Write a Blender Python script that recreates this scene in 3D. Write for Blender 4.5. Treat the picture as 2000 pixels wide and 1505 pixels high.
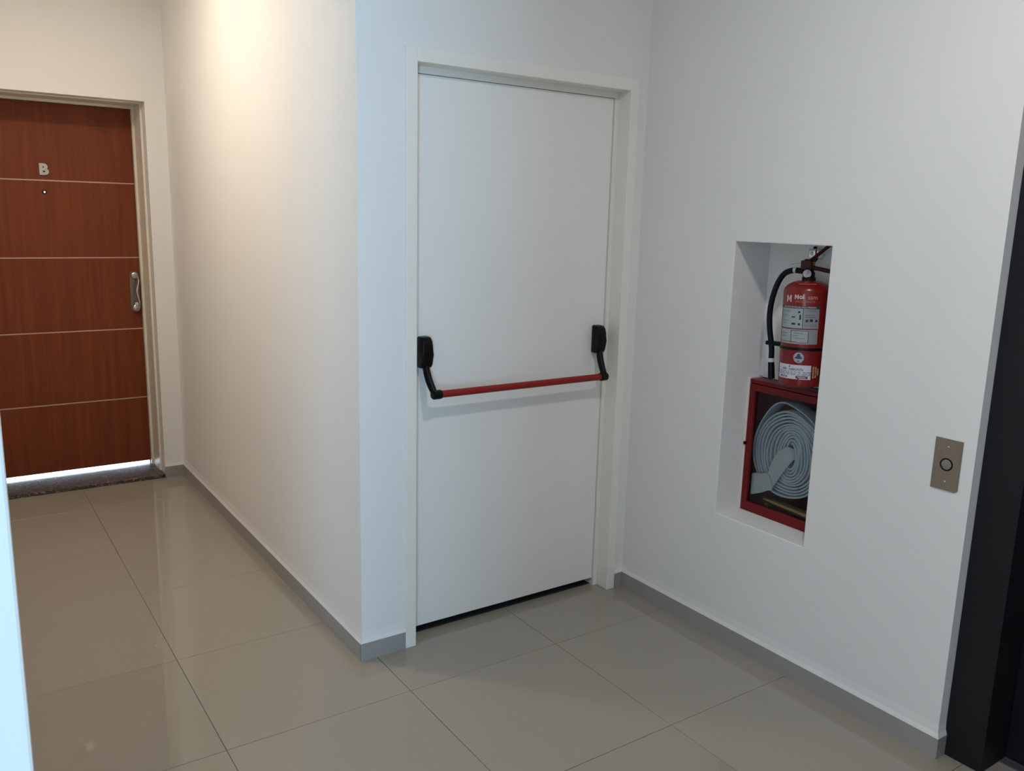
import bpy, bmesh, math, random
from mathutils import Vector, Matrix, Euler
random.seed(7)
S = bpy.context.scene
COL = S.collection
for o in list(bpy.data.objects): bpy.data.objects.remove(o)

# ------------------------------------------------------------------ camera
cam_d = bpy.data.cameras.new('camera'); cam = bpy.data.objects.new('camera', cam_d); COL.objects.link(cam)
cam_d.sensor_width = 36.0; cam_d.lens = 1655.64 * 36 / 2000; cam_d.clip_start = .02; cam_d.clip_end = 60
cam.location = (-2.3315, -2.5326, 1.5459); cam.rotation_euler = (1.3737, -0.0252, -0.5962)
S.camera = cam

# ------------------------------------------------------------------ world, lights, exposure
S.view_settings.view_transform = 'Standard'; S.view_settings.look = 'None'
S.view_settings.gamma = 1.0; S.view_settings.use_curve_mapping = False; S.view_settings.exposure = 0.0
S.cycles.use_denoising = True
S.cycles.max_bounces = 10; S.cycles.diffuse_bounces = 6
W = bpy.data.worlds.new('world'); S.world = W; W.use_nodes = True
W.node_tree.nodes['Background'].inputs[0].default_value = (.55, .75, 1.0, 1)
W.node_tree.nodes['Background'].inputs[1].default_value = 0.6

def area(name, loc, aim, size, size_y, power, color, shape='RECTANGLE', spread=180):
    d = bpy.data.lights.new(name, 'AREA'); d.shape = shape; d.size = size
    if size_y: d.size_y = size_y
    d.energy = power; d.color = color; d.spread = math.radians(spread)
    o = bpy.data.objects.new(name, d); COL.objects.link(o); o.location = loc
    o.rotation_euler = (Vector(aim) - Vector(loc)).to_track_quat('-Z', 'Y').to_euler()
    return o
CEIL = 2.76
# daylight in the window of the wall behind the camera
area('daylight', (-4.6, -6.05, 1.15), (-1.9, 0, 2.45), .8, 1.5, 64, (.385, .69, 1.0), spread=86)
# warm downlight in the corridor, neutral downlight in the lobby
area('corridor_downlight', (-1.66, 1.40, CEIL - .015), (-1.66, 1.40, 0), .13, 0, 2.3, (1.0, .86, .71), 'DISK')
area('corridor_fill', (-2.13, 1.10, CEIL - .015), (-2.13, 1.10, 0), .20, 0, 16.5, (1.0, .855, .69), 'DISK')  # added unseen lamp that lifts the corridor walls and floor
area('lobby_downlight', (-1.05, -1.72, CEIL - .015), (-1.05, -1.72, 0), .16, 0, 14.6, (1.0, .965, .95), 'DISK')
# added cool fill for the right wall, from an unseen side opening
area('side_fill', (-5.45, -3.15, 1.15), (0, -1.2, .9), 1.3, 1.3, 25, (.66, .83, 1.0))
# daylight inside the flat, seen only under the door
area('flat_daylight', (-1.8, 4.9, 1.3), (-1.8, 2.8, 0.6), 1.6, 1.6, 260, (.62, .80, 1.0))

# ------------------------------------------------------------------ materials
def mat(name, color, rough=.6, metal=0., spec=.5, noise=0., nscale=6., bump=0., bscale=120., coat=0., stretch=None, emit=None):
    m = bpy.data.materials.new(name); m.use_nodes = True
    nt = m.node_tree; b = nt.nodes['Principled BSDF']
    b.inputs['Base Color'].default_value = (*color, 1); b.inputs['Roughness'].default_value = rough
    b.inputs['Metallic'].default_value = metal; b.inputs['Specular IOR Level'].default_value = spec
    b.inputs['Coat Weight'].default_value = coat
    tc = nt.nodes.new('ShaderNodeTexCoord'); mp = nt.nodes.new('ShaderNodeMapping')
    nt.links.new(tc.outputs['Object'], mp.inputs[0])
    if stretch: mp.inputs['Scale'].default_value = stretch
    if noise:
        n = nt.nodes.new('ShaderNodeTexNoise'); n.inputs['Scale'].default_value = nscale; n.inputs['Detail'].default_value = 5
        nt.links.new(mp.outputs[0], n.inputs['Vector'])
        mx = nt.nodes.new('ShaderNodeMix'); mx.data_type = 'RGBA'
        mx.inputs['A'].default_value = (*[c * (1 - noise) for c in color], 1)
        mx.inputs['B'].default_value = (*[min(1, c * (1 + noise)) for c in color], 1)
        nt.links.new(n.outputs['Fac'], mx.inputs['Factor']); nt.links.new(mx.outputs['Result'], b.inputs['Base Color'])
    if bump:
        n2 = nt.nodes.new('ShaderNodeTexNoise'); n2.inputs['Scale'].default_value = bscale; n2.inputs['Detail'].default_value = 4
        nt.links.new(mp.outputs[0], n2.inputs['Vector'])
        bp = nt.nodes.new('ShaderNodeBump'); bp.inputs['Strength'].default_value = bump; bp.inputs['Distance'].default_value = .002
        nt.links.new(n2.outputs['Fac'], bp.inputs['Height']); nt.links.new(bp.outputs[0], b.inputs['Normal'])
    if emit:
        b.inputs['Emission Color'].default_value = (*emit[0], 1); b.inputs['Emission Strength'].default_value = emit[1]
    return m
M = {}
M['wall'] = mat('wall_paint', (.80, .79, .77), .75, noise=.02, nscale=2.5, bump=.10, bscale=70)
M['ceil'] = mat('ceiling_paint', (.84, .84, .82), .8, noise=.02)
M['frame_white'] = mat('frame_enamel', (.84, .82, .755), .42, noise=.03, nscale=9, bump=.06, bscale=60)
M['door_white'] = mat('door_enamel', (.86, .85, .815), .45, noise=.025, nscale=5, bump=.08, bscale=40, stretch=(1, 1, .12))
M['frame_cream'] = mat('frame_cream_enamel', (.78, .73, .63), .45, noise=.04, nscale=9)
M['skirt'] = mat('skirting_tile', (.33, .315, .30), .35, noise=.06, nscale=40)
M['grout'] = mat('grout', (.14, .13, .115), .9)
M['granite'] = None
M['black'] = mat('black_plastic', (.003, .003, .0035), .36, spec=.18, bump=.06, bscale=200)
M['red_bar'] = mat('red_bar_paint', (.27, .013, .011), .45, spec=.3, noise=.08, nscale=20)
M['red_paint'] = mat('red_cabinet_paint', (.155, .005, .008), .42, spec=.28, noise=.08, nscale=12)
M['red_cyl'] = mat('red_cylinder_enamel', (.185, .0045, .0048), .25, spec=.4, noise=.05, nscale=10, coat=.15)
M['dark_red'] = mat('dark_red_lever_paint', (.055, .007, .010), .42, spec=.3, noise=.08, nscale=20)
M['brass'] = mat('brass', (.36, .23, .10), .33, 1., noise=.15, nscale=30)
M['chrome'] = mat('chrome', (.78, .78, .80), .16, 1.)
M['satin'] = mat('satin_nickel', (.55, .50, .45), .30, 1., noise=.05, nscale=30)
M['handle_dark'] = mat('dark_satin_nickel', (.26, .225, .19), .36, 1., noise=.06, nscale=30)
M['bronze'] = mat('bronze_plate', (.31, .255, .205), .45, .7, noise=.12, nscale=25, stretch=(1, 6, 1))
M['steel_btn'] = mat('button_steel', (.34, .32, .31), .42, .8)
M['rubber'] = mat('black_rubber_hose', (.004, .005, .008), .48, spec=.2, bump=.15, bscale=300)
M['canvas'] = mat('white_hose_canvas', (.52, .56, .59), .9, spec=.2, noise=.10, nscale=40, bump=.4, bscale=260)
M['canvas_tail'] = mat('hose_canvas_tail', (.55, .55, .55), .85, noise=.10, nscale=30, bump=.5, bscale=260)
M['lift_dark'] = mat('dark_lift_metal', (.0075, .0085, .0105), .55, spec=.3, noise=.10, nscale=30)
M['lift_leaf'] = mat('dark_blue_lift_leaf', (.005, .006, .012), .5, spec=.3, noise=.10, nscale=30)
M['alu'] = mat('sill_aluminium', (.25, .26, .27), .4, .8, noise=.1, nscale=60)
M['line'] = mat('inlay_strip_metal', (.52, .36, .29), .4, .2)
M['letter'] = mat('brushed_letter', (.50, .48, .44), .4, .5)
M['white_print'] = mat('white_print', (.62, .52, .50), .6)
M['pink_print'] = mat('salmon_print', (.46, .17, .13), .6)
M['paper_grey'] = mat('grey_label_paper', (.34, .37, .38), .55, noise=.10, nscale=40)
M['paper_grey_dark'] = mat('worn_grey_label_paper', (.26, .26, .27), .55, noise=.18, nscale=40)
M['paper_white'] = mat('white_label_paper', (.60, .58, .66), .55, noise=.04, nscale=60)
M['ink'] = mat('black_ink', (.02, .022, .028), .6)
M['ink_soft'] = mat('grey_ink', (.10, .11, .12), .6)
M['ink_blue'] = mat('blue_ink', (.035, .05, .12), .6)
M['ink_red'] = mat('dark_red_ink', (.16, .02, .05), .6)
M['ink_yellow'] = mat('yellow_print', (.62, .42, .26), .6)
M['tape'] = mat('white_tape', (.60, .58, .56), .55)
M['gauge_face'] = mat('gauge_face', (.42, .34, .38), .35, noise=.08, nscale=80)
M['lens'] = mat('glowing_peephole_lens', (.75, .85, 1.0), .1, emit=((.60, .78, 1.0), 2.2))  # emission stands in for the flat's daylight showing through the peephole
M['stair'] = mat('unlit_black', (.03, .03, .03), .9)  # near-black colour stands in for the stairwell's lack of light
M['caulk'] = mat('plaster_rim', (.74, .66, .65), .8, noise=.04, nscale=30)  # pink tint paints in the red light bounced off the cabinet
M['white_gloss_floor'] = mat('flat_floor', (.75, .78, .82), .35)

def granite():
    m = bpy.data.materials.new('speckled_granite'); m.use_nodes = True; nt = m.node_tree; b = nt.nodes['Principled BSDF']
    tc = nt.nodes.new('ShaderNodeTexCoord'); v = nt.nodes.new('ShaderNodeTexVoronoi'); v.inputs['Scale'].default_value = 115
    nt.links.new(tc.outputs['Object'], v.inputs['Vector'])
    cr = nt.nodes.new('ShaderNodeValToRGB'); e = cr.color_ramp.elements
    e[0].position = .0; e[0].color = (.015, .013, .012, 1); e[1].position = .9; e[1].color = (.24, .17, .135, 1)
    e2 = cr.color_ramp.elements.new(.45); e2.color = (.06, .042, .032, 1)
    e3 = cr.color_ramp.elements.new(.78); e3.color = (.09, .065, .05, 1)
    sp = nt.nodes.new('ShaderNodeSeparateColor'); nt.links.new(v.outputs['Color'], sp.inputs[0])
    nt.links.new(sp.outputs[0], cr.inputs[0]); nt.links.new(cr.outputs[0], b.inputs['Base Color'])
    b.inputs['Roughness'].default_value = .3
    return m
M['granite'] = granite()

def tile_mat():
    m = mat('floor_porcelain', (.32, .290, .246), .035, spec=.6, noise=.03, nscale=3)
    nt = m.node_tree; b = nt.nodes['Principled BSDF']
    tc = nt.nodes.new('ShaderNodeTexCoord'); n = nt.nodes.new('ShaderNodeTexNoise'); n.inputs['Scale'].default_value = 260; n.inputs['Detail'].default_value = 3
    nt.links.new(tc.outputs['Object'], n.inputs['Vector'])
    mx = nt.nodes.new('ShaderNodeMix'); mx.data_type = 'RGBA'; mx.blend_type = 'MULTIPLY'; mx.inputs['Factor'].default_value = 1
    rp = nt.nodes.new('ShaderNodeMapRange'); rp.inputs['To Min'].default_value = .90; rp.inputs['To Max'].default_value = 1.10
    nt.links.new(n.outputs['Fac'], rp.inputs['Value'])
    oi = nt.nodes.new('ShaderNodeObjectInfo'); r2 = nt.nodes.new('ShaderNodeMapRange'); r2.inputs['To Min'].default_value = .97; r2.inputs['To Max'].default_value = 1.03
    nt.links.new(oi.outputs['Random'], r2.inputs['Value'])
    mm = nt.nodes.new('ShaderNodeMath'); mm.operation = 'MULTIPLY'
    nt.links.new(rp.outputs[0], mm.inputs[0]); nt.links.new(r2.outputs[0], mm.inputs[1])
    old = b.inputs['Base Color'].links[0].from_socket
    nt.links.new(old, mx.inputs['A']); nt.links.new(mm.outputs[0], mx.inputs['B'])
    nt.links.new(mx.outputs['Result'], b.inputs['Base Color'])
    return m
M['tile'] = tile_mat()

def wood():
    m = bpy.data.materials.new('reddish_veneer'); m.use_nodes = True; nt = m.node_tree; b = nt.nodes['Principled BSDF']
    tc = nt.nodes.new('ShaderNodeTexCoord'); mp = nt.nodes.new('ShaderNodeMapping'); mp.inputs['Scale'].default_value = (16, 16, .8)
    nt.links.new(tc.outputs['Object'], mp.inputs[0])
    n = nt.nodes.new('ShaderNodeTexNoise'); n.inputs['Scale'].default_value = 2.2; n.inputs['Detail'].default_value = 8; n.inputs['Distortion'].default_value = .4
    nt.links.new(mp.outputs[0], n.inputs['Vector'])
    cr = nt.nodes.new('ShaderNodeValToRGB'); e = cr.color_ramp.elements
    e[0].position = .30; e[0].color = (.150, .0345, .0120, 1); e[1].position = .72; e[1].color = (.205, .0500, .0165, 1)
    nt.links.new(n.outputs['Fac'], cr.inputs[0]); nt.links.new(cr.outputs[0], b.inputs['Base Color'])
    b.inputs['Roughness'].default_value = .5; b.inputs['Specular IOR Level'].default_value = .2
    return m
M['wood'] = wood()

def glass():
    m = bpy.data.materials.new('clear_pane'); m.use_nodes = True; nt = m.node_tree
    for n in list(nt.nodes): nt.nodes.remove(n)
    out = nt.nodes.new('ShaderNodeOutputMaterial'); mix = nt.nodes.new('ShaderNodeMixShader')
    t = nt.nodes.new('ShaderNodeBsdfTransparent'); t.inputs[0].default_value = (.93, .95, .95, 1)
    g = nt.nodes.new('ShaderNodeBsdfGlossy'); g.inputs['Roughness'].default_value = .05
    f = nt.nodes.new('ShaderNodeFresnel'); f.inputs[0].default_value = 1.22
    nt.links.new(f.outputs[0], mix.inputs[0]); nt.links.new(t.outputs[0], mix.inputs[1]); nt.links.new(g.outputs[0], mix.inputs[2])
    nt.links.new(mix.outputs[0], out.inputs[0])
    return m
M['glass'] = glass()

# ------------------------------------------------------------------ mesh helpers
class MB:
    def __init__(self): self.bm = bmesh.new()
    def box(self, x0, x1, y0, y1, z0, z1, bev=0, seg=2):
        vs = [self.bm.verts.new(p) for p in ((x0,y0,z0),(x1,y0,z0),(x1,y1,z0),(x0,y1,z0),(x0,y0,z1),(x1,y0,z1),(x1,y1,z1),(x0,y1,z1))]
        fs = [self.bm.faces.new([vs[i] for i in f]) for f in ((3,2,1,0),(4,5,6,7),(0,1,5,4),(1,2,6,5),(2,3,7,6),(3,0,4,7))]
        if bev:
            es = list({e for f in fs for e in f.edges})
            bmesh.ops.bevel(self.bm, geom=es, offset=bev, segments=seg, profile=.5, affect='EDGES')
        return self
    def quad(self, *ps):
        self.bm.faces.new([self.bm.verts.new(p) for p in ps]); return self
    def prism(self, ring0, ring1, cap=True):
        a = [self.bm.verts.new(p) for p in ring0]; b = [self.bm.verts.new(p) for p in ring1]; n = len(a)
        for i in range(n): self.bm.faces.new((a[i], a[(i+1) % n], b[(i+1) % n], b[i]))
        if cap: self.bm.faces.new(a[::-1]); self.bm.faces.new(b)
        return self
    def rings(self, rings, cap=True, closed=True):
        vv = [[self.bm.verts.new(p) for p in r] for r in rings]; n = len(vv[0])
        for a, b in zip(vv, vv[1:]):
            for i in range(n if closed else n - 1):
                f = self.bm.faces.new((a[i], a[(i+1) % n], b[(i+1) % n], b[i])); f.smooth = True
        if cap and closed:
            self.bm.faces.new(vv[0][::-1]); self.bm.faces.new(vv[-1])
        return self
    def lathe(self, prof, origin=(0,0,0), axis=(0,0,1), n=32, cap=True):
        q = Vector((0,0,1)).rotation_difference(Vector(axis).normalized()); O = Vector(origin)
        rs = []
        for r, h in prof:
            rs.append([O + q @ Vector((r*math.cos(2*math.pi*i/n), r*math.sin(2*math.pi*i/n), h)) for i in range(n)])
        return self.rings(rs, cap)
    def tube(self, pts, r, n=12, cap=True, flat=None):
        pts = [Vector(p) for p in pts]; rs = []
        up = None
        for i, p in enumerate(pts):
            t = (pts[min(i+1, len(pts)-1)] - pts[max(i-1, 0)]).normalized()
            if up is None: up = Vector((0,0,1)) if abs(t.z) < .9 else Vector((1,0,0))
            s = t.cross(up).normalized(); u = s.cross(t).normalized(); up = u
            rr = r[i] if isinstance(r, (list, tuple)) else r
            a, b = (rr, rr) if not flat else (rr, rr*flat)
            rs.append([p + s*a*math.cos(2*math.pi*k/n) + u*b*math.sin(2*math.pi*k/n) for k in range(n)])
        return self.rings(rs, cap)
    def extrude_poly(self, poly, d):
        """poly: coplanar 3D points; d: extrusion vector"""
        d = Vector(d); return self.prism([Vector(p) for p in poly], [Vector(p) + d for p in poly])

def spline(ps, n=8):
    ps = [Vector(p) for p in ps]; out = []
    P = [ps[0]*2 - ps[1]] + ps + [ps[-1]*2 - ps[-2]]
    for i in range(1, len(P)-2):
        a, b, c, d = P[i-1:i+3]
        for k in range(n):
            t = k/n
            out.append(.5*((2*b) + (-a+c)*t + (2*a-5*b+4*c-d)*t*t + (-a+3*b-3*c+d)*t**3))
    out.append(ps[-1]); return out

def wpos(o):
    v = Vector((0,0,0))
    while o is not None: v += Vector(o.location); o = o.parent
    return v
def obj(name, mb, m, parent=None, local=False, kind=None, label=None, smooth=False, stuff=False):
    bm = mb.bm
    bmesh.ops.recalc_face_normals(bm, faces=bm.faces[:])
    me = bpy.data.meshes.new(name)
    if smooth:
        for f in bm.faces: f.smooth = True
    bm.to_mesh(me); bm.free()
    if parent is not None and not local: me.transform(Matrix.Translation(-wpos(parent)))
    for mm in (m if isinstance(m, list) else [m]): me.materials.append(mm)
    o = bpy.data.objects.new(name, me); COL.objects.link(o)
    if parent is not None: o.parent = parent
    if kind: o['kind'] = kind
    if stuff: o['kind'] = 'stuff'
    if label: o['label'] = label
    if smooth:
        me.set_sharp_from_angle(angle=math.radians(40))
    return o
def thing(name, loc, label, cat, rot=(0,0,0), kind=None):
    o = bpy.data.objects.new(name, None); COL.objects.link(o); o.location = loc; o.rotation_euler = rot
    o.empty_display_size = .05; o['label'] = label
    if cat: o['category'] = cat
    if kind: o['kind'] = kind
    return o
def struct(name, mb, m, label=None): return obj(name, mb, m, kind='structure', label=label)

# ------------------------------------------------------------------ key dimensions (metres; fire door wall y=0, right wall x=0)
T = .008; HB = .0646; WX = -1.2068; D = 2.506; YE = -1.401
LW = -2.284; PY = -1.5; YB = -6.3; XL = -5.6
FL, FR, FT = -1.0315, -.0395, 2.0666
IL, IR, IT = -.989, -.0808, 2.0217
LY = 2.79

# ------------------------------------------------------------------ floor: slab + tiles
slab = MB().box(XL, .4, YB, D + .05, -.06, -.0025)
floor = struct('floor', slab, M['grout'], 'polished beige grey porcelain tile floor')
def tile_bm(x0, x1, y0, y1):
    g = .0008; b = .0008
    mb = MB()
    x0 += g; x1 -= g; y0 += g; y1 -= g
    lo = [(x0,y0,-.004),(x1,y0,-.004),(x1,y1,-.004),(x0,y1,-.004)]
    mi = [(x,y,-b) for x, y, _ in lo]
    hi = [(x0+b,y0+b,0),(x1-b,y0+b,0),(x1-b,y1-b,0),(x0+b,y1-b,0)]
    vv = [[mb.bm.verts.new(p) for p in r] for r in (lo, mi, hi)]
    for a, c in zip(vv, vv[1:]):
        for i in range(4): mb.bm.faces.new((a[i], a[(i+1)%4], c[(i+1)%4], c[i]))
    mb.bm.faces.new(vv[2])
    return mb
TA, R0 = -1.744, .3444
full_mesh = None
def put_tile(x0, x1, y0, y1):
    global full_mesh
    if x1 - x0 < .02 or y1 - y0 < .02: return
    if abs(x1-x0-.6) < 1e-4 and abs(y1-y0-.6) < 1e-4:
        if full_mesh is None:
            o = obj('tile', tile_bm(0, .6, 0, .6), M['tile'], floor); full_mesh = o.data
        else:
            o = bpy.data.objects.new('tile', full_mesh); COL.objects.link(o); o.parent = floor
        o.location = (x0, y0, 0)
    else:
        o = obj('tile', tile_bm(0, x1-x0, 0, y1-y0), M['tile'], floor); o.location = (x0, y0, 0)
def tile_rect(X0, X1, Y0, Y1):
    i0 = math.floor((X0-TA)/.6); i1 = math.ceil((X1-TA)/.6); j0 = math.floor((Y0-R0)/.6); j1 = math.ceil((Y1-R0)/.6)
    for i in range(i0, i1):
        for j in range(j0, j1):
            put_tile(max(X0, TA+i*.6), min(X1, TA+(i+1)*.6), max(Y0, R0+j*.6), min(Y1, R0+(j+1)*.6))
tile_rect(LW, TA + .6, YB, R0)        # corridor mouth and lobby
tile_rect(TA + .6, .17, YB, .092)     # lobby up to the fire door
tile_rect(LW, TA + .6, R0, D + .02)   # corridor
tile_rect(XL, LW, YB, PY)

# ------------------------------------------------------------------ walls
wb = MB()
wb.box(WX + T, FL, T, .14, 0, CEIL).box(FR, T + .002, T, .14, 0, CEIL).box(FL, FR, T, .14, FT, CEIL)
wall_back = struct('wall_back', wb, M['wall'], 'off-white wall around the fire door')
struct('wall_corridor', MB().box(WX + T, WX + .12, .1395, D + T, 0, CEIL), M['wall'], 'long corridor wall lit warm by the downlight')

AL, AH = -1.306, 2.098
wf = MB().box(AL, WX + .12, D + T, D + .10, 0, CEIL).box(LW - .1, AL, D + T, D + .10, AH, CEIL)
struct('wall_far', wf, M['wall'], 'end wall around the brown flat door')
wl = MB().box(XL, LW, PY, D + .40, 0, CEIL, bev=.004, seg=2)
struct('wall_left', wl, M['wall'], 'near wall corner lit pale blue by daylight at the left edge')
# wall behind the camera with the window the daylight comes through
wk = MB().box(XL, -5.05, YB, YB + .1, 0, CEIL).box(-4.15, -2.6, YB, YB + .1, 0, CEIL).box(-5.05, -4.15, YB, YB + .1, 0, .45).box(-5.05, -4.15, YB, YB + .1, 2.05, CEIL)
wk.box(-2.75, .4, -3.12, -3.0, 0, CEIL).box(-2.75, -2.6, YB, -3.12, 0, CEIL)  # unseen return wall, added to cut daylight off the fire door's right
struct('wall_front', wk, M['wall'])
struct('wall_side', MB().box(XL - .1, XL, YB, -3.85, 0, CEIL).box(XL - .1, XL, -2.45, PY, 0, CEIL).box(XL - .1, XL, -3.85, -2.45, 0, .45).box(XL - .1, XL, -3.85, -2.45, 1.85, CEIL), M['wall'])  # unseen wall, opening made up to go with the side fill
struct('ceiling', MB().box(XL, .4, YB, 3.2, CEIL, CEIL + .1), M['ceil'])
# stairwell behind the fire door, its darkness painted in; day-lit flat behind the brown door
st = MB().box(WX + .12, .5, 1.2, 1.3, 0, CEIL).box(.45, .5, .16, 1.2, 0, CEIL)
struct('wall_stair', st, M['stair'])
struct('floor_stair', MB().box(WX + .05, .5, .0925, 1.2, -.06, -.0005), M['stair'])  # tiles stop here; black floor stands in for shade under the leaf
fl_ = MB().box(-3.2, -.8, 5.2, 5.3, 0, CEIL).box(-3.3, -3.2, 2.9, 5.3, 0, CEIL).box(-.8, -.7, 2.61, 5.3, 0, CEIL).box(-3.2, -.8, 2.9, 5.2, CEIL - .3, CEIL - .2)
fl_.box(AL + .0118, -.7, D + .0995, 2.9, 0, CEIL).box(-2.3, AL + .012, 2.61, 2.9, AH + .0115, CEIL)
struct('wall_flat', fl_, M['wall'])
struct('floor_flat', MB().box(-3.2, -.8, 2.80, 5.2, -.06, .012), M['white_gloss_floor'])

# right wall with the niche
N1, N2, NB, NT = -.483, -.873, .4815, 1.479
ND, NP, SH = .196, .31, .9835
def right_wall():
    mb = MB(); bm = mb.bm
    x = T; y_s = [YE + T, N2, N1, .14]; z_s = [0, NB, NT, CEIL]
    g = {(i, j): bm.verts.new((x, y_s[i], z_s[j])) for i in range(4) for j in range(4)}
    for i in range(3):
        for j in range(3):
            if (i, j) != (1, 1): bm.faces.new((g[i,j], g[i+1,j], g[i+1,j+1], g[i,j+1]))
    # niche sides: upper part to ND, lower pocket to NP
    def v(X, Y, Z): return bm.verts.new((X, Y, Z))
    A = {(k): v(X, Y, Z) for k, (X, Y, Z) in dict(
        lt=(ND, N1, NT), rt=(ND, N2, NT), ls=(ND, N1, SH), rs=(ND, N2, SH), lps=(NP, N1, SH), rps=(NP, N2, SH), lpb=(NP, N1, NB), rpb=(NP, N2, NB)).items()}
    f = bm.faces.new
    f((g[2,2], g[1,2], A['rt'], A['lt']))                       # soffit
    f((A['lt'], A['rt'], A['rs'], A['ls']))                     # back, upper
    f((A['ls'], A['rs'], A['rps'], A['lps']))                   # ledge
    f((A['lps'], A['rps'], A['rpb'], A['lpb']))                 # back, lower
    f((g[1,1], g[2,1], A['lpb'], A['rpb']))                     # sill
    f((g[2,1], g[2,2], A['lt'], A['ls'], A['lps'], A['lpb']))   # left side
    f((g[1,2], g[1,1], A['rpb'], A['rps'], A['rs'], A['rt']))   # right side
    # end return beside the lift and the back
    e = [v(.35, YE + T, 0), v(.35, YE + T, CEIL), v(.35, .14, 0), v(.35, .14, CEIL)]
    col = [g[0, j] for j in range(4)]
    f([e[0]] + col + [e[1]])
    f((e[0], e[1], e[3], e[2]))
    bevE = []
    for ed in bm.edges:
        ks = {tuple(round(c, 4) for c in w.co) for w in ed.verts}
        pts = list(ks)
        a, b = ed.verts[0].co, ed.verts[1].co
        on_open = all(abs(w.co.x - T) < 1e-6 and w.co.y in (a.y, b.y) and min(abs(w.co.y-N1), abs(w.co.y-N2)) < 1e-5 and min(abs(w.co.z-NB), abs(w.co.z-NT)) < 1e-5 for w in ed.verts)
        if on_open: bevE.append(ed)
        if all(abs(w.co.x - T) < 1e-6 and abs(w.co.y - (YE+T)) < 1e-5 for w in ed.verts): bevE.append(ed)
    bmesh.ops.bevel(bm, geom=bevE, offset=.003, segments=2, profile=.5, affect='EDGES')
    return mb
wall_right = struct('wall_right', right_wall(), M['wall'], 'white wall with a tall recessed niche for the extinguisher')
obj('plaster_rim', MB().box(.127, .20, N1 - .014, N1 - .0002, NB, SH + .004, bev=.003), M['caulk'], wall_right, label='thin plaster rim beside the red cabinet')
# the wall goes on above and past the lift
struct('wall_lift', MB().box(T, .35, YE + T - 1.16, YE + T, 2.16, CEIL).box(T, .35, YB, YE + T - 1.16, 0, CEIL), M['wall'])
struct('wall_shaft', MB().box(.35, .42, YB, .2, 0, CEIL), M['stair'])

# ------------------------------------------------------------------ skirting boards with the plaster flare above them
def skirt(name, a, b, n, label, toe=(0, 0), flare_parent=None):
    """a,b: ends on the wall plane (x,y); n: outward normal; toe: extra length of the flare's foot at each end"""
    a, b, n = Vector((*a, 0)), Vector((*b, 0)), Vector((*n, 0)); t = (b - a).normalized()
    mb = MB(); up = Vector((0, 0, HB))
    a1, b1 = a - t*toe[0], b + t*toe[1]
    r0 = [a, a1 + n*T, a1 + n*T + up, a + up]
    r1 = [b, b1 + n*T, b1 + n*T + up, b + up]
    mb.prism(r0, r1)
    o = struct(name, mb, M['skirt'], label)
    fl = MB(); e = Vector((0, 0, HB + .0005)); h = Vector((0, 0, HB + .042)); k = Vector((0, 0, HB + .016))
    f0 = [a + e, a1 + n*(T-.0006) + e, a - t*toe[0]*.35 + n*T*.35 + k, a + n*.0003 + h]
    f1 = [b + e, b1 + n*(T-.0006) + e, b + t*toe[1]*.35 + n*T*.35 + k, b + n*.0003 + h]
    fl.prism(f0, f1)
    obj('plaster_flare', fl, M['wall'], o, label='white plaster flare above the grey tile skirting')
    return o
skirt('baseboard_back', (WX + T, T), (FL, T), (0, -1), 'short grey tile skirting left of the fire door', (T - .0006, 0))
skirt('baseboard_back_right', (FR, T), (T, T), (0, -1), 'stub of grey tile skirting right of the fire door', (0, -T))
skirt('baseboard_corridor', (WX + T, D + T), (WX + T, T), (-1, 0), 'long grey tile skirting along the corridor wall', (-T, T - .0022))
skirt('baseboard_far', (-1.3064, D + T), (WX + T, D + T), (0, -1), 'grey tile skirting beside the flat door', (0, -T))
skirt('baseboard_right', (T, T), (T, YE + T), (-1, 0), 'grey tile skirting under the niche and call button', (-T, T))
skirt('baseboard_end', (T, YE + T), (.05, YE + T), (0, -1), 'short grey tile skirting return beside the lift', (T - .0006, 0))

# ------------------------------------------------------------------ fire door
dr = thing('door_1', (-.54, .07, 0), 'white fire door with red push bar', None, kind='structure')
fr = MB()
fr.box(FL, IL, .0, .10, 0, FT, bev=.0025).box(IR, FR, .0, .10, 0, FT, bev=.0025).box(IL - .001, IR + .001, .0, .10, IT, FT, bev=.0025)
fr.box(IL - .001, -.9715, .070, .13, 0, IT).box(-.0985, IR + .001, .070, .13, 0, IT).box(-.9715, -.0985, .070, .13, 1.9995, IT)
obj('door_frame', fr, M['frame_white'], dr, label='cream white pressed metal frame')
leaf = obj('door_leaf', MB().box(-.9690, -.1010, .076, .126, .033, 1.9980, bev=.0015), M['door_white'], dr)
# panic bar: housings, arms, elbows, bar
BY, BZ = -.005, .9303
pb = MB().lathe([(.0, -.362), (.0128, -.362), (.0128, .362), (.0, .362)], (-.535, BY, BZ), (1, 0, 0), 20, cap=False)
bar = obj('push_bar', pb, M['red_bar'], dr, label='red horizontal push bar', smooth=True)
def housing(cx):
    mb = MB()
    w = .0205
    # outline in the y-z plane: flat on the leaf, domed front, tapering at the foot
    pts = [(0, 0), (.024, -.001), (.038, .003), (.0455, .014), (.049, .050), (.0475, .082), (.042, .099), (.030, .1095), (0, .111)]
    r = [[(cx + sg*w, .0757 - y, 1.0165 + z) for y, z in pts] for sg in (-1, 1)]
    mb.prism(r[0], r[1])
    bmesh.ops.bevel(mb.bm, geom=mb.bm.edges[:], offset=.006, segments=3, profile=.5, affect='EDGES')
    return obj('housing', mb, M['black'], bar, label='black plastic hinge housing', smooth=True)
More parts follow.
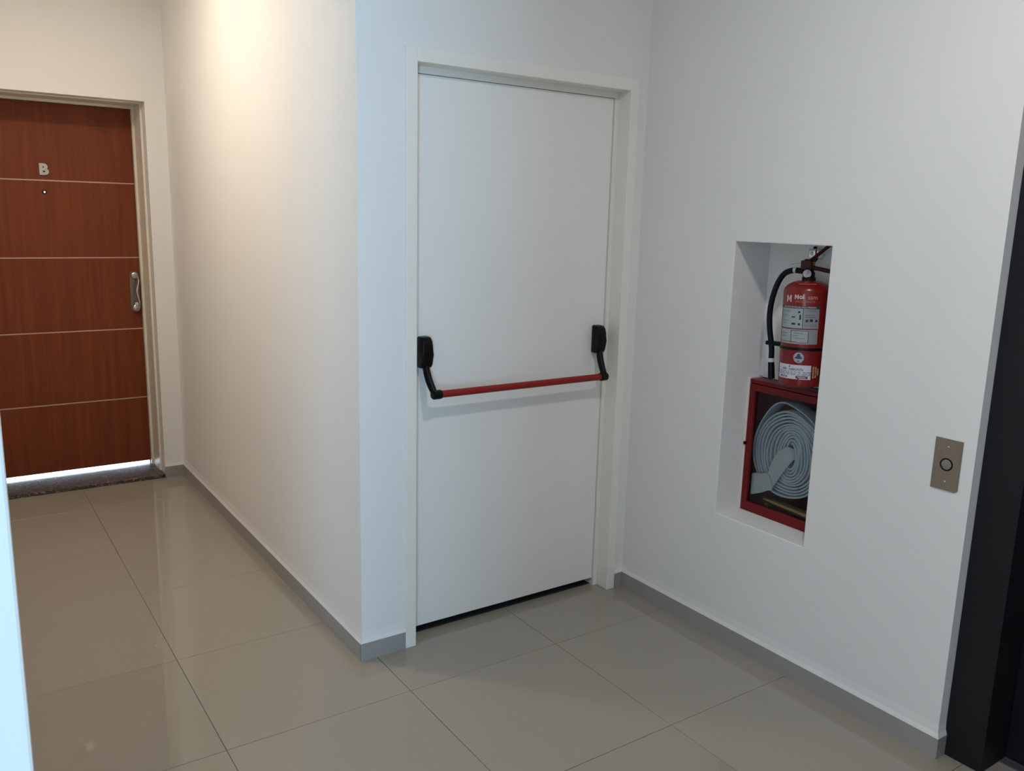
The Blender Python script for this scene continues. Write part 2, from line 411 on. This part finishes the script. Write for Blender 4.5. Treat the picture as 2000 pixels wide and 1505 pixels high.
for cx, sgn in ((-.930, 1), (-.143, -1)):
    housing(cx)
    px = [cx, cx, cx + sgn*.001, cx + sgn*.003, cx + sgn*.006, cx + sgn*.009]
    pth = spline([(px[0], .052, 1.050), (px[1], .046, 1.025), (px[2], .038, 1.000), (px[3], .026, .974), (px[4], .010, .950), (px[5], BY, BZ + .002)], 5)
    am = MB().tube(pth, [.0125 + .0025*math.sin(i/len(pth)*3.1) for i in range(len(pth))], 12, flat=.85)
    obj('lever_arm', am, M['black'], bar, label='black curved lever arm', smooth=True)
    em = MB().lathe([(0, -.014), (.012, -.014), (.0165, -.009), (.0168, .014), (.0155, .022), (0, .0222)], (cx + sgn*.011, BY, BZ), (sgn, 0, 0), 20)
    obj('end_elbow', em, M['black'], bar, label='black elbow at the end of the bar', smooth=True)

# ------------------------------------------------------------------ brown flat door
fd = thing('door_2', (-1.75, LY, 0), 'reddish brown flat door with pale inlay lines and letter B', None, kind='structure')
LR, LL, LZ0, LZ1 = -1.3285, -2.196, .040, 2.0775
fm = MB()
fm.box(-1.316, AL + .012, 2.60, 2.86, .02, AH + .012).box(-2.2838, -2.2086, 2.60, 2.86, .02, AH + .012).box(-2.2086, -1.316, 2.60, 2.86, 2.092, AH + .012)
fm.box(-1.3275, -1.3155, 2.762, 2.788, .02, 2.093).box(-1.3275, -1.3155, 2.829, 2.845, .02, 2.093).box(-2.22, -1.3155, 2.829, 2.845, 2.0765, 2.093).box(-2.2095, -2.197, 2.762, 2.788, .02, 2.093).box(-2.197, -1.3275, 2.762, 2.788, 2.079, 2.093)
obj('door_frame', fm, M['frame_cream'], fd, label='cream metal door frame')
gz = [LZ0, .432, .8437, 1.2565, 1.6718, LZ1]
for k in range(5):
    z0 = gz[k] + (.0032 if k else 0); z1 = gz[k+1] - (.0032 if k < 4 else 0)
    obj('veneer_panel', MB().box(LL, LR, LY, LY + .04, z0, z1, bev=.0008, seg=1), M['wood'], fd)
for z in gz[1:-1]:
    obj('inlay_strip', MB().box(LL, LR, LY + .001, LY + .03, z - .0031, z + .0031), M['line'], fd, label='pale metal inlay strip')
def text_mesh(s, size, depth=0., bold=0.):
    cu = bpy.data.curves.new('lettering', 'FONT'); cu.body = s; cu.size = size; cu.extrude = depth; cu.offset = bold
    cu.align_x = 'CENTER'; cu.align_y = 'CENTER'; cu.resolution_u = 3
    ob = bpy.data.objects.new('lettering', cu); COL.objects.link(ob); bpy.context.view_layer.update()
    me = bpy.data.meshes.new_from_object(ob.evaluated_get(bpy.context.evaluated_depsgraph_get()))
    bpy.data.objects.remove(ob); bpy.data.curves.remove(cu)
    return me
# letter B: slab letter with its two counters
def letter_B():
    me = text_mesh('B', .078, .004, .0042)
    me.transform(Matrix.Translation((-1.7815, LY - .005, 1.727)) @ Matrix.Rotation(math.pi/2, 4, 'X'))
    me.transform(Matrix.Translation(-wpos(fd))); me.materials.append(M['letter'])
    o = bpy.data.objects.new('letter', me); COL.objects.link(o); o.parent = fd; o['label'] = 'metal letter B'
letter_B()
ph = obj('peephole', MB().lathe([(.0048, .006), (.0055, .004), (.011, .003), (.0115, -.001), (.0115, -.004), (.005, -.004)], (-1.785, LY, 1.610), (0, -1, 0), 20, cap=False), M['black'], fd, label='round peephole with a self-glowing lens', smooth=True)
obj('glowing_peephole_lens', MB().lathe([(0, .0056), (.003, .0053), (.0050, .0042)], (-1.785, LY, 1.610), (0, -1, 0), 16, cap=False), M['lens'], ph, smooth=True)
# pull handle: long back plate, two bosses, S-curved grip
def stadium(cx, z0, z1, w, y0, y1, n=10):
    r = w/2; pts = []
    for i in range(n+1):
        a = math.pi*i/n; pts.append((cx + r*math.cos(a), z1 - r + r*math.sin(a)))
    for i in range(n+1):
        a = math.pi + math.pi*i/n; pts.append((cx + r*math.cos(a), z0 + r + r*math.sin(a)))
    mb = MB(); mb.prism([(x, y0, z) for x, z in pts], [(x, y1, z) for x, z in pts])
    return mb
hp = stadium(-1.3615, .9435, 1.1775, .050, LY - .007, LY)
handle = obj('handle_plate', hp, M['handle_dark'], fd, label='satin metal handle back plate with rounded ends')
for z in (1.155, .967):
    obj('boss', MB().lathe([(0, .030), (.013, .030), (.019, .026), (.0205, .015), (.0205, 0)], (-1.3615, LY - .006, z), (0, -1, 0), 20, cap=False), M['satin'], handle, smooth=True)
gp = spline([(-1.350, LY - .028, 1.150), (-1.349, LY - .048, 1.118), (-1.361, LY - .056, 1.075), (-1.359, LY - .056, 1.045), (-1.350, LY - .050, 1.005), (-1.347, LY - .030, .975)], 6)
obj('grip', MB().tube(gp, .0062, 10, flat=1.6), M['chrome'], handle, label='S-curved pull grip', smooth=True)
obj('lock_cylinder', MB().lathe([(0, .036), (.009, .036), (.010, .030), (.010, .02)], (-1.3625, LY - .006, .993), (0, -1, 0), 16, cap=False), M['chrome'], handle, smooth=True)
# granite threshold under it
obj('trim_1', MB().box(-2.2835, -1.3068, 2.508, 2.86, 0, .021, bev=.003), M['granite'], kind='structure', label='speckled brown granite threshold of the flat door')

# ------------------------------------------------------------------ lift entrance on the right
ld = thing('door_3', (.1, -1.9, 0), 'dark lift doorway at the right edge', None, kind='structure')
obj('jamb', MB().box(.048, .34, -1.5075, YE + T - .0005, 0, 2.16, bev=.002), M['lift_dark'], ld, label='dark grey metal lift jamb')
obj('jamb', MB().box(.048, .34, YE + T - 1.16, YE + T - 1.05, 0, 2.16, bev=.002), M['lift_dark'], ld)
obj('header', MB().box(.048, .34, YE + T - 1.05, -1.5075, 2.05, 2.16, bev=.002), M['lift_dark'], ld)
obj('lift_leaf', MB().box(.205, .235, -2.443, -1.9755, .012, 2.05, bev=.002), M['lift_leaf'], ld)
obj('lift_leaf', MB().box(.185, .200, -1.9745, -1.508, .012, 2.05, bev=.002), M['lift_leaf'], ld)
sl = MB().box(.152, .160, -2.44, -1.508, 0, .004).box(.166, .178, -2.44, -1.508, 0, .003).box(.184, .34, -2.44, -1.508, 0, .004)
sl.box(.1705, .34, -2.44, -1.508, -.01, .001)
obj('sill_track', sl, M['alu'], ld, label='grooved aluminium lift sill')

# ------------------------------------------------------------------ lift call button
cb = thing('call_button', (T, -1.3175, .8847), 'bronze lift call plate with one round button on the right wall', 'button')
pl = MB(); z0, z1, ya, yb = .8100, .9594, -1.278, -1.3571; ch = .007
ring = [(ya, z0), (yb + ch, z0), (yb, z0 + ch), (yb, z1), (ya, z1)]
pl.prism([(T, y, z) for y, z in ring], [(T - .0035, y, z) for y, z in ring])
bmesh.ops.bevel(pl.bm, geom=[e for e in pl.bm.edges if all(v.co.x < T - .003 for v in e.verts)], offset=.0008, segments=2, affect='EDGES')
obj('plate', pl, M['bronze'], cb)
cy, cz = -1.3175, .8855
obj('button_ring', MB().lathe([(.0150, 0), (.0185, 0), (.0185, .0012), (.0150, .0015)], (T - .0034, cy, cz), (-1, 0, 0), 32, cap=False), M['black'], cb, label='black ring', smooth=True)
obj('button_cap', MB().lathe([(0, .0012), (.012, .0011), (.0142, .0005), (.0149, -.002)], (T - .0035, cy, cz), (-1, 0, 0), 32, cap=False), M['steel_btn'], cb, label='grey steel push cap', smooth=True)
for y, z in ((-1.3170, .9366), (-1.3180, .8350)):
    obj('screw', MB().lathe([(0, .0016), (.0022, .0012), (.0034, 0)], (T - .0034, y, z), (-1, 0, 0), 16, cap=False), M['satin'], cb, smooth=True)

# ------------------------------------------------------------------ hose cabinet
cab = thing('hose_cabinet', (.13, -.68, NB), 'red metal hose cabinet with glazed front filling the bottom of the niche', 'cabinet')
CX, CL, CR, CZ0, CZ1, CB = .130, -.4985, -.868, NB + .0005, .9775, .305
def shell(y1, y0, z0, z1, x0, x1, t=.002):
    mb = MB()
    mb.box(x0, x1, y1 - t, y1, z0, z1).box(x0, x1, y0, y0 + t, z0, z1).box(x0, x1, y0 + t, y1 - t, z1 - t, z1).box(x0, x1, y0 + t, y1 - t, z0, z0 + .012).box(x1 - t, x1, y0 + t, y1 - t, z0 + .012, z1 - t)
    return mb
obj('body', shell(CL, CR, CZ0, CZ1 + .004, CX + .004, CB), M['red_paint'], cab)
obj('top_lip', MB().box(CX - .002, CX + .014, CR, CL, CZ1 - .0095, CZ1 + .0045, bev=.0015), M['red_paint'], cab)
df = MB(); zt = CZ1 - .0115; yl, yr = CL - .0005, CR + .0005; b = .024
df.box(CX - .003, CX + .012, yl - b, yl, CZ0, zt, bev=.0012).box(CX - .003, CX + .012, yr, yr + b, CZ0, zt, bev=.0012)
df.box(CX - .003, CX + .012, yr + b, yl - b, zt - .025, zt, bev=.0012).box(CX - .003, CX + .012, yr + b, yl - b, CZ0, CZ0 + .036, bev=.0012)
cdoor = obj('door', df, M['red_paint'], cab, label='red door frame')
obj('glass_pane', MB().box(CX + .005, CX + .008, yr + b - .004, yl - b + .004, CZ0 + .032, zt - .021), M['glass'], cdoor, label='clear glass pane')
obj('latch', MB().box(CX - .010, CX - .0035, CL - .004, CL + .004, .733, .745, bev=.001), M['black'], cdoor, label='small dark latch tab')

# ------------------------------------------------------------------ rolled hose
hs = thing('fire_hose', (.20, -.668, .575), 'rolled pale grey canvas fire hose inside the red cabinet', 'hose')
def ribbon(pts, nrm, width_vec, th, closed_caps=True):
    """pts: centre line; nrm: thickness directions; width_vec: width vector (per point or one); rounded section"""
    mb = MB(); rs = []
    for i, p in enumerate(pts):
        w = width_vec[i] if isinstance(width_vec, list) else width_vec
        n_ = nrm[i]; w = Vector(w); L = w.length; u = w/L; h = th/2; hw = L/2
        sec = [(-hw, 0), (-hw + h*.4, h*.8), (-hw + h*1.3, h), (hw - h*1.3, h), (hw - h*.4, h*.8), (hw, 0), (hw - h*.4, -h*.8), (hw - h*1.3, -h), (-hw + h*1.3, -h), (-hw + h*.4, -h*.8)]
        rs.append([Vector(p) + u*a + n_*c for a, c in sec])
    mb.rings(rs, True); return mb
cy0, cz0 = -.668, .722
pts, nr = [], []
turns, r_in, r_out, N = 11.4, .030, .150, 48
tot = int(turns*N)
for i in range(tot + 1):
    a = 2*math.pi*i/N + 1.1; r = r_in + (r_out - r_in)*i/tot
    k = (i/tot)
    wob = 1 + .02*math.sin(3*a + 1.0*k*5) + .012*math.sin(5*a + 7*k)
    # the innermost turns are squeezed flat and tall
    sy = .55 + .47*min(1, k*1.5); sz = 1.45 - .36*min(1, k*1.7)
    y = cy0 - .012*(1-k) + r*wob*sy*math.cos(a); z = cz0 + .008*(1-k) + r*wob*sz*math.sin(a)
    pts.append(Vector((.193 + .003*math.sin(a*2 + k*20), y, z)))
for i, p in enumerate(pts):
    t = (pts[min(i+1, tot)] - pts[max(i-1, 0)]).normalized(); nr.append(Vector((1,0,0)).cross(t).normalized())
obj('coil', ribbon(pts, nr, Vector((.066, 0, 0)), .0082), M['canvas'], hs, smooth=True)
# loose outer loop standing off the top of the roll
lp = spline([(.195, cy0 + y, cz0 + z) for y, z in ((.1226, -.112), (.1545, -.046), (.1580, .030), (.134, .100), (.094, .162), (.050, .190), (-.010, .181), (-.080, .148), (-.137, .088), (-.156, .040), (-.159, -.022))], 6)
ln = []
for i in range(len(lp)):
    t = (lp[min(i+1, len(lp)-1)] - lp[max(i-1, 0)]).normalized(); ln.append(Vector((1,0,0)).cross(t).normalized())
obj('outer_loop', ribbon(lp, ln, Vector((.066, 0, 0)), .0055), M['canvas'], hs, smooth=True)
# tail: comes out of the middle, falls to the left in front of the roll, folds and runs out flat
def strip(edges_a, edges_b, th, name):
    mb = MB(); A = spline(edges_a, 5); B = spline(edges_b, 5); rs = []
    for i, (p, q) in enumerate(zip(A, B)):
        t = (A[min(i+1, len(A)-1)] - A[max(i-1, 0)] + B[min(i+1, len(B)-1)] - B[max(i-1, 0)]).normalized()
        w = q - p; n_ = t.cross(w).normalized()*th/2; e = w.normalized()*th*.5
        rs.append([p - e, p + n_, q + n_, q + e, q - n_, p - n_])
    mb.rings(rs, True)
    return obj(name, mb, M['canvas_tail'], hs, smooth=True)
strip([(.170, -.688, .752), (.155, -.660, .756), (.150, -.626, .722), (.149, -.603, .668), (.149, -.597, .620)],
      [(.172, -.700, .722), (.156, -.692, .716), (.151, -.668, .680), (.150, -.640, .632), (.149, -.616, .590)], .005, 'tail')
strip([(.146, -.622, .606), (.146, -.600, .640), (.146, -.568, .634), (.149, -.540, .628), (.154, -.522, .620)],
      [(.146, -.622, .586), (.146, -.606, .582), (.146, -.572, .564), (.149, -.543, .551), (.154, -.522, .543)], .005, 'tail_end')

# dark handwheel valve at the back of the cabinet, above the roll
vv = thing('hose_valve', (.28, -.728, .815), 'black handwheel valve at the upper right of the hose cabinet', 'valve')
obj('handwheel', MB().lathe([(.026, -.005), (.031, -.007), (.036, -.004), (.037, .0), (.036, .004), (.031, .007), (.026, .005), (.026, -.005)], (.256, -.728, .842), (-1, 0, 0), 28, cap=False), M['black'], vv, smooth=True)
sp = MB().lathe([(0, -.006), (.009, -.006), (.010, .004), (.006, .009), (0, .009)], (.256, -.728, .842), (-1, 0, 0), 16)
for k in range(4):
    a = k*math.pi/2 + .4; sp.tube([Vector((.256, -.728, .842)), Vector((.256, -.728 + .03*math.cos(a), .842 + .03*math.sin(a)))], .004, 8)
obj('spokes', sp, M['black'], vv, smooth=True)
obj('valve_stem', MB().tube([(.256, -.728, .842), (.276, -.728, .842)], .006, 10), M['black'], vv, smooth=True)
obj('valve_body', MB().lathe([(.0, 0), (.026, 0), (.028, .006), (.028, .024), (.022, .028), (0, .0285)], (.3025, -.728, .842), (-1, 0, 0), 20), M['black'], vv, smooth=True)

# brass nozzle lying under the roll
nz = thing('hose_nozzle', (.165, -.66, .52), 'brass hose nozzle lying under the rolled hose', 'nozzle')
obj('barrel', MB().lathe([(0, 0), (.0105, 0), (.0115, .004), (.0125, .03), (.016, .14), (.019, .215), (.019, .225), (0, .2251)], (.168, -.575, .536), (0, -1, -.045), 24), M['brass'], nz, smooth=True)
obj('coupling', MB().lathe([(.0, .220), (.0225, .220), (.0245, .226), (.0245, .262), (.0225, .268), (0, .2685)], (.168, -.575, .536), (0, -1, -.045), 24), M['brass'], nz, smooth=True)
obj('support_foot', MB().box(.155, .181, -.60, -.586, CZ0 + .0122, .527, bev=.002), M['brass'], nz)

# ------------------------------------------------------------------ chrome hook on the niche wall
hk = thing('wall_hook', (ND, -.690, 1.4466), 'small chrome wall hook holding the extinguisher at the top of the niche', 'hook')
obj('hook_block', MB().box(.164, ND - .0005, -.699, -.672, 1.4315, 1.4625, bev=.002), M['chrome'], hk, smooth=True)
obj('hook_cheek', MB().box(.160, ND - .0005, -.7145, -.7065, 1.4325, 1.4615, bev=.0015), M['chrome'], hk, smooth=True)
obj('hook_core', MB().box(.170, ND - .0005, -.7066, -.6989, 1.4325, 1.4605), M['black'], hk, label='dark gap between the chrome cheeks')
obj('hook_stem', MB().tube(spline([(.176, -.7005, 1.434), (.166, -.702, 1.425), (.142, -.708, 1.417), (.122, -.716, 1.417)], 5), .005, 10), M['rubber'], hk, label='dark prong under the hook', smooth=True)
obj('hook_screw', MB().lathe([(0, .008), (.0045, .0078), (.0062, .005), (.0062, -.001)], (.178, -.6865, 1.4625), (0, 0, 1), 16, cap=False), M['black'], hk, label='dark screw head', smooth=True)
obj('hook_face', MB().lathe([(0, .0012), (.0052, .001), (.0065, 0)], (.1640, -.686, 1.447), (-1, 0, 0), 16, cap=False), M['satin'], hk, smooth=True)

# ------------------------------------------------------------------ fire extinguisher (local axes: z up the cylinder, hung with a slight lean)
ex = thing('fire_extinguisher', (.105, -.738, 1.008), 'red fire extinguisher with black hose hanging in the wall niche above the cabinet', 'extinguisher', rot=(-.032, 0, 0))
R = .0785; HT = .358
prof = [(0, .006), (R*.86, .006), (R*.90, 0), (R*.985, .001), (R, .006), (R, .312)]
for i in range(1, 9):
    a = i/8*math.pi/2; prof.append((.020 + (R - .020)*math.cos(a), .312 + .040*math.sin(a)))
prof += [(.0195, .3535), (0, .3535)]
body = obj('cylinder', MB().lathe(prof, n=64), M['red_cyl'], ex, local=True, smooth=True)
cdir = Vector((-.80, -.595, 0)); rdir = Vector((.595, -.80, 0))
def cpt(a, z, r): return cdir*(r*math.cos(a)) + rdir*(r*math.sin(a)) + Vector((0, 0, z))
dg = math.radians
def patch(a0, a1, z0, z1, r, name, m, label=None, parent=None, slant=0.):
    n = max(2, int(abs(a1 - a0)/dg(5)) + 1); mb = MB()
    inn = [(cpt(a0 + (a1-a0)*i/n, z0, r), cpt(a0 + (a1-a0)*i/n, z1, r)) for i in range(n+1)]
    lo, hi = [p for p, _ in inn], [q for _, q in inn]
    ov = [mb.bm.verts.new(p) for p in lo]; hv = [mb.bm.verts.new(p) for p in hi]
    for i in range(n): mb.bm.faces.new((ov[i], ov[i+1], hv[i+1], hv[i])).smooth = True
    o = obj(name, mb, m, parent or body, local=True, label=label); return o
def wrap_text(s, size, a, z, r, name, m, label=None, bold=0., rot=0., sx=1.):
    me = text_mesh(s, size, 0., bold)
    # cut long horizontal faces so that the lettering follows the curve
    ca, sa = math.cos(rot), math.sin(rot)
    for v in me.vertices:
        x, y = v.co.x*sx, v.co.y
        x, y = ca*x - sa*y, sa*x + ca*y
        v.co = cpt(a + x/r, z + y, r)
    me.materials.append(m); o = bpy.data.objects.new(name, me); COL.objects.link(o); o.parent = body
    if label: o['label'] = label
    return o
e1, e2, e3 = R + .0006, R + .0012, R + .0018
# maker's line
def stroke_M(a, z, h, w, t, r, name, label):
    """an M of four straight strokes: w wide, h high, t thick, bent round the cylinder"""
    mb = MB(); x0, x1, xm = -w/2, w/2, 0; zb, zt_ = -h/2, h/2
    for quad_ in (((x0, zb), (x0 + t, zb), (x0 + t, zt_), (x0, zt_)), ((x1 - t, zb), (x1, zb), (x1, zt_), (x1 - t, zt_)),
                  ((x0 + t, zt_), (x0 + t, zt_ - 1.5*t), (xm, zb + .15*h), (xm, zb + .15*h + 1.5*t)), ((x1 - t, zt_), (xm, zb + .15*h + 1.5*t), (xm, zb + .15*h), (x1 - t, zt_ - 1.5*t))):
        mb.bm.faces.new([mb.bm.verts.new(cpt(a + x/r, z + y, r)) for x, y in quad_])
    return obj(name, mb, M['white_print'], body, local=True, label=label)
stroke_M(dg(-47), .2935, .0225, .0205, .0046, e1, 'printed_logo', 'large pale M logo')
stroke_M(dg(-25.5), .3000, .0150, .0135, .0032, e1, 'printed_name', 'pale printed name')
wrap_text('ol', .0215, dg(-13.2), .3003, e1, 'printed_name', M['white_print'], 'pale printed name', .0007)
wrap_text('sam', .0205, dg(12), .2990, e1, 'printed_name', M['pink_print'], 'faded printed name', .0004)
wrap_text('MATAFUEGOS', .0100, dg(-5), .2845, e1, 'printed_line', M['pink_print'], 'salmon printed line', 0.)
# instruction label
lab = patch(dg(-74), dg(30), .196, .270, e1, 'instruction_label', M['paper_grey'], 'grey instruction label')
patch(dg(-74), dg(31), .2615, .2700, e2, 'label_header', M['ink'], 'black header band')
wrap_text('EXTINTOR DE POLVO BAJO PRESION', .0068, dg(-21), .2657, e3, 'header_lettering', M['white_print'], None, .0001, sx=1.06)
patch(dg(-8.2), dg(-7.0), .197, .2615, e2, 'label_rule', M['ink'])
patch(dg(-7.0), dg(30), .196, .2615, R + .0009, 'label_side', M['paper_grey_dark'], 'browned right part of the label')
for a, z, s, w in ((-58, .2515, 'INSTRUCCIONES', .0062), (-60, .2385, 'Quite el seguro', .0056), (-61, .2315, 'y tire', .0056), (-60, .2205, 'Apunte a la base', .0058), (-61, .2130, 'del fuego', .0056), (10, .2540, 'CLASES ABC', .0062), (12, .2060, 'USO MANUAL', .0058)):
    wrap_text(s, w, dg(a), z, e2, 'label_lettering', M['ink_soft'])
for a, z, w, h in ((-17, .2500, 5, .006), (-14, .2330, 4, .016), (-31, .2330, 9, .004), (-16, .2100, 5, .007), (-30, .2105, 10, .006), (2, .2225, 6, .008), (12, .2235, 7, .009), (24, .2225, 6, .007)):
    patch(dg(a - w/2), dg(a + w/2), z - h/2, z + h/2, e2, 'pictogram', M['ink'])
for a, z, w in ((8, .241, 22), (10, .234, 24)):
    patch(dg(a - w/2), dg(a + w/2), z - .0012, z + .0012, e2, 'label_line', M['ink_soft'])
patch(dg(-74), dg(31), .1925, .1962, e2, 'label_rule', M['ink_red'])
# second, worn label in three cells
patch(dg(-74), dg(29), .1440, .1925, e1, 'record_label', M['paper_grey'], 'worn grey record label')
patch(dg(8), dg(29), .1440, .1905, e2, 'record_cell', M['paper_grey_dark'])
for a in (-34, 7):
    patch(dg(a - .6), dg(a + .6), .146, .189, e3, 'label_rule', M['ink'])
patch(dg(-34), dg(7), .1880, .1892, e3, 'label_rule', M['ink'])
for a, z, w in ((-56, .178, 22), (-56, .168, 24), (-16, .180, 24), (-22, .172, 14), (-15, .163, 26)):
    patch(dg(a - w/2), dg(a + w/2), z - .0006, z + .0006, e2, 'label_line', M['ink_soft'])
patch(dg(-70), dg(-20), .1500, .1516, e3, 'label_line', M['ink_red']); patch(dg(-20), dg(4), .1478, .1492, e3, 'label_line', M['ink_red'])
# strap that ties the hose to the cylinder
obj('strap', MB().lathe([(R + .0002, .1225), (R + .0022, .1225), (R + .0022, .1315), (R + .0002, .1315)], n=64, cap=False), M['black'], body, local=True, label='black rubber strap', smooth=True)
# round seal
def disc(a, z, rad, r, name, m, label=None, n=28):
    mb = MB(); c = mb.bm.verts.new(cpt(a, z, r)); vs = [mb.bm.verts.new(cpt(a + rad*math.cos(2*math.pi*i/n)/r, z + rad*math.sin(2*math.pi*i/n), r)) for i in range(n)]
    mid = [mb.bm.verts.new(cpt(a + .5*rad*math.cos(2*math.pi*i/n)/r, z + .5*rad*math.sin(2*math.pi*i/n), r)) for i in range(n)]
    for i in range(n):
        j = (i+1) % n; mb.bm.faces.new((vs[i], vs[j], mid[j], mid[i])); mb.bm.faces.new((mid[i], mid[j], c))
    return obj(name, mb, m, body, local=True, label=label)
sa = dg(-12); sz = .0985
disc(sa, sz, .0175, e1, 'round_seal', M['paper_grey'], 'round white seal with blue marks')
disc(sa, sz + .0085, .0052, e2, 'seal_mark', M['ink_blue']); disc(sa - .06, sz + .001, .0048, e2, 'seal_mark', M['ink_blue']); disc(sa + .06, sz + .001, .0048, e2, 'seal_mark', M['ink_blue'])
patch(sa - .155, sa + .165, sz - .0022, sz + .0008, e3, 'seal_mark', M['ink_blue']); patch(sa - .045, sa + .045, sz - .0135, sz - .0098, e2, 'seal_mark', M['ink_blue'])
disc(sa, sz - .0005, .0030, e3 + .0004, 'seal_mark', M['ink_red'])
# inspection label
patch(dg(-74), dg(19), .0255, .0735, e1, 'inspection_label', M['paper_white'], 'white inspection label')
tri = MB(); tri.bm.faces.new([tri.bm.verts.new(cpt(dg(-33) + x/R, .0675 + y, e2)) for x, y in ((-.0034, -.002), (.0034, -.002), (0, .0038))])
obj('label_mark', tri, M['ink'], body, local=True)
wrap_text('AGF - 1A80U7C76', .0098, dg(-27), .0580, e2, 'label_lettering', M['ink_soft'], None, .0002)
for k, (z, m) in enumerate(((.0500, 'ink_soft'), (.0450, 'ink_soft'), (.0405, 'ink_soft'))):
    a = -73
    while a < (17 if k != 1 else 22):
        w = random.uniform(5, 13); patch(dg(a), dg(min(19, a + w)), z - .0008, z + .0008, e2, 'label_line', M[m]); a += w + random.uniform(2, 5)
wrap_text('504.24.24', .0085, dg(-50), .0325, e2, 'label_lettering', M['ink_blue'], None, .0003)
patch(dg(-16), dg(12), .0285, .0370, e2, 'label_stamp', M['ink_red'], 'dark red stamp'); wrap_text('Vehiculos', .0070, dg(-2), .0328, e3, 'label_lettering', M['paper_white'], None, .0002)
patch(dg(-12), dg(-8), .0255, .029, e2, 'label_stamp', M['ink_red'])
for a, s in ((25, 'MANTENER'), (31, 'EN LUGAR'), (37, 'VISIBLE')):
    wrap_text(s, .0078, dg(a), .0510, e1, 'printed_line', M['ink_yellow'], None, .0002, rot=math.pi/2)
# small lettering band that follows the shoulder
arc = MB()
for k in range(9):
    a0 = dg(-30 + k*6.2); a1 = a0 + dg(4.6); q = []
    for aa, th in ((a0, 44), (a1, 44), (a1, 49), (a0, 49)):
        rr, zz = .020 + (R - .020)*math.cos(dg(th)), .312 + .040*math.sin(dg(th))
        q.append(arc.bm.verts.new(cpt(aa, zz + .0007, rr + .0007)))
    arc.bm.faces.new(q)
obj('shoulder_print', arc, M['pink_print'], body, local=True, label='small pale print round the shoulder')
# valve: neck, body, gauge, levers, pin
def lobj(name, mb, m, parent, **k): return obj(name, mb, m, parent, local=True, **k)
val = lobj('valve', MB().lathe([(.0, .3515), (.0225, .3515), (.0225, .360), (.019, .364), (.019, .378), (.0150, .381), (.0150, .394), (.0, .394)], n=24), M['rubber'], ex, smooth=True)
VY = .012
lobj('valve_body', MB().box(-.013, .013, -.020 + VY - .006, .016 + VY, .388, .418, bev=.004), M['dark_red'], val, smooth=True)
cg = Vector((-.80, -.595, 0)).normalized()
go = Vector((0, VY - .004, .3745)) + cg*.013
gz_ = lobj('gauge', MB().lathe([(0, 0), (.0145, 0), (.0155, .003), (.0155, .010), (.0138, .0115)], go, cg, 28, cap=False), M['rubber'], val, label='dark round pressure gauge', smooth=True)
gq = Vector((0, 0, 1)).rotation_difference(cg)
lobj('gauge_face', MB().lathe([(0, .0108), (.0135, .0108)], go, cg, 28, cap=False), M['gauge_face'], val, label='pale gauge dial', smooth=True)
nd = MB().lathe([(0, .0112), (.0014, .0112), (.0012, .0116)], go, cg, 10, cap=False)
nd.tube([go + cg*.0114, go + cg*.0114 + Vector((0, 0, .009)) + rdir*.003], .0006, 6)
lobj('gauge_needle', nd, M['ink_red'], val)
# upper squeeze lever and lower carrying handle run out to the right (-y)
up = spline([(0, VY + .004, .417), (0, VY - .016, .419), (0, VY - .045, .440), (0, VY - .085, .468), (0, VY - .118, .484)], 5)
lobj('squeeze_lever', MB().tube(up, [.0105]*4 + [.0098]*(len(up)-4), 10, flat=.55), M['dark_red'], val, label='dark red squeeze lever', smooth=True)
dn = spline([(0, VY - .010, .394), (0, VY - .035, .393), (0, VY - .075, .387), (0, VY - .112, .380), (0, VY - .122, .370)], 5)
lobj('carrying_handle', MB().tube(dn, .0110, 10, flat=.65), M['dark_red'], val, label='dark red carrying handle', smooth=True)
pin = MB().tube([(-.006, VY - .022, .402), (-.006, VY + .020, .408), (-.006, VY + .045, .406)], .0009, 6)
pin.tube([(-.006, VY + .045, .406), (-.005, VY + .055, .404), (-.004, VY + .066, .4005)], .0011, 6)
lobj('safety_pin', pin, M['satin'], val, label='thin wire safety pin', smooth=True)
lobj('pin_eye', MB().lathe([(.003, -.002), (.0055, -.002), (.0055, .002), (.003, .002)], (-.004, VY - .030, .408), (1, 0, .2), 14, cap=False), M['brass'], val, smooth=True)
# discharge hose
hp_ = spline([(0, VY + .010, .3815), (-.003, VY + .030, .3830), (-.006, .060, .3835), (-.008, .092, .372), (-.008, .118, .340), (-.008, .137, .290), (-.008, .146, .235), (-.008, .143, .180), (-.008, .130, .110), (-.008, .128, .060), (-.008, .123, .004)], 8)
dh = lobj('discharge_hose', MB().tube(hp_, .0098, 14), M['rubber'], ex, label='black rubber discharge hose', smooth=True)
def cuff(i0, i1, r, name, m, label):
    lobj(name, MB().tube(hp_[i0:i1], r, 14), m, dh, label=label, smooth=True)
cuff(11, 16, .0104, 'hose_cuff', M['tape'], 'white tape cuff at the valve')
hx, hy = -.008, .1285
lobj('hose_cuff', MB().tube([(hx, hy, .074), (hx, hy - .0004, .060)], .0112, 14), M['tape'], dh, label='white tape cuff near the hose end', smooth=True)
lobj('hose_nozzle_end', MB().tube([(hx, hy - .0004, .060), (hx, hy - .002, .045), (hx, hy - .004, .020), (hx, hy - .0055, .002)], [.0112, .0116, .0118, .0122], 14), M['black'], dh, smooth=True)
cl = lobj('hose_clip', MB().box(-.020, .004, .0745, .150, .120, .135, bev=.004), M['black'], dh, label='black clip tying the hose to the strap', smooth=True)
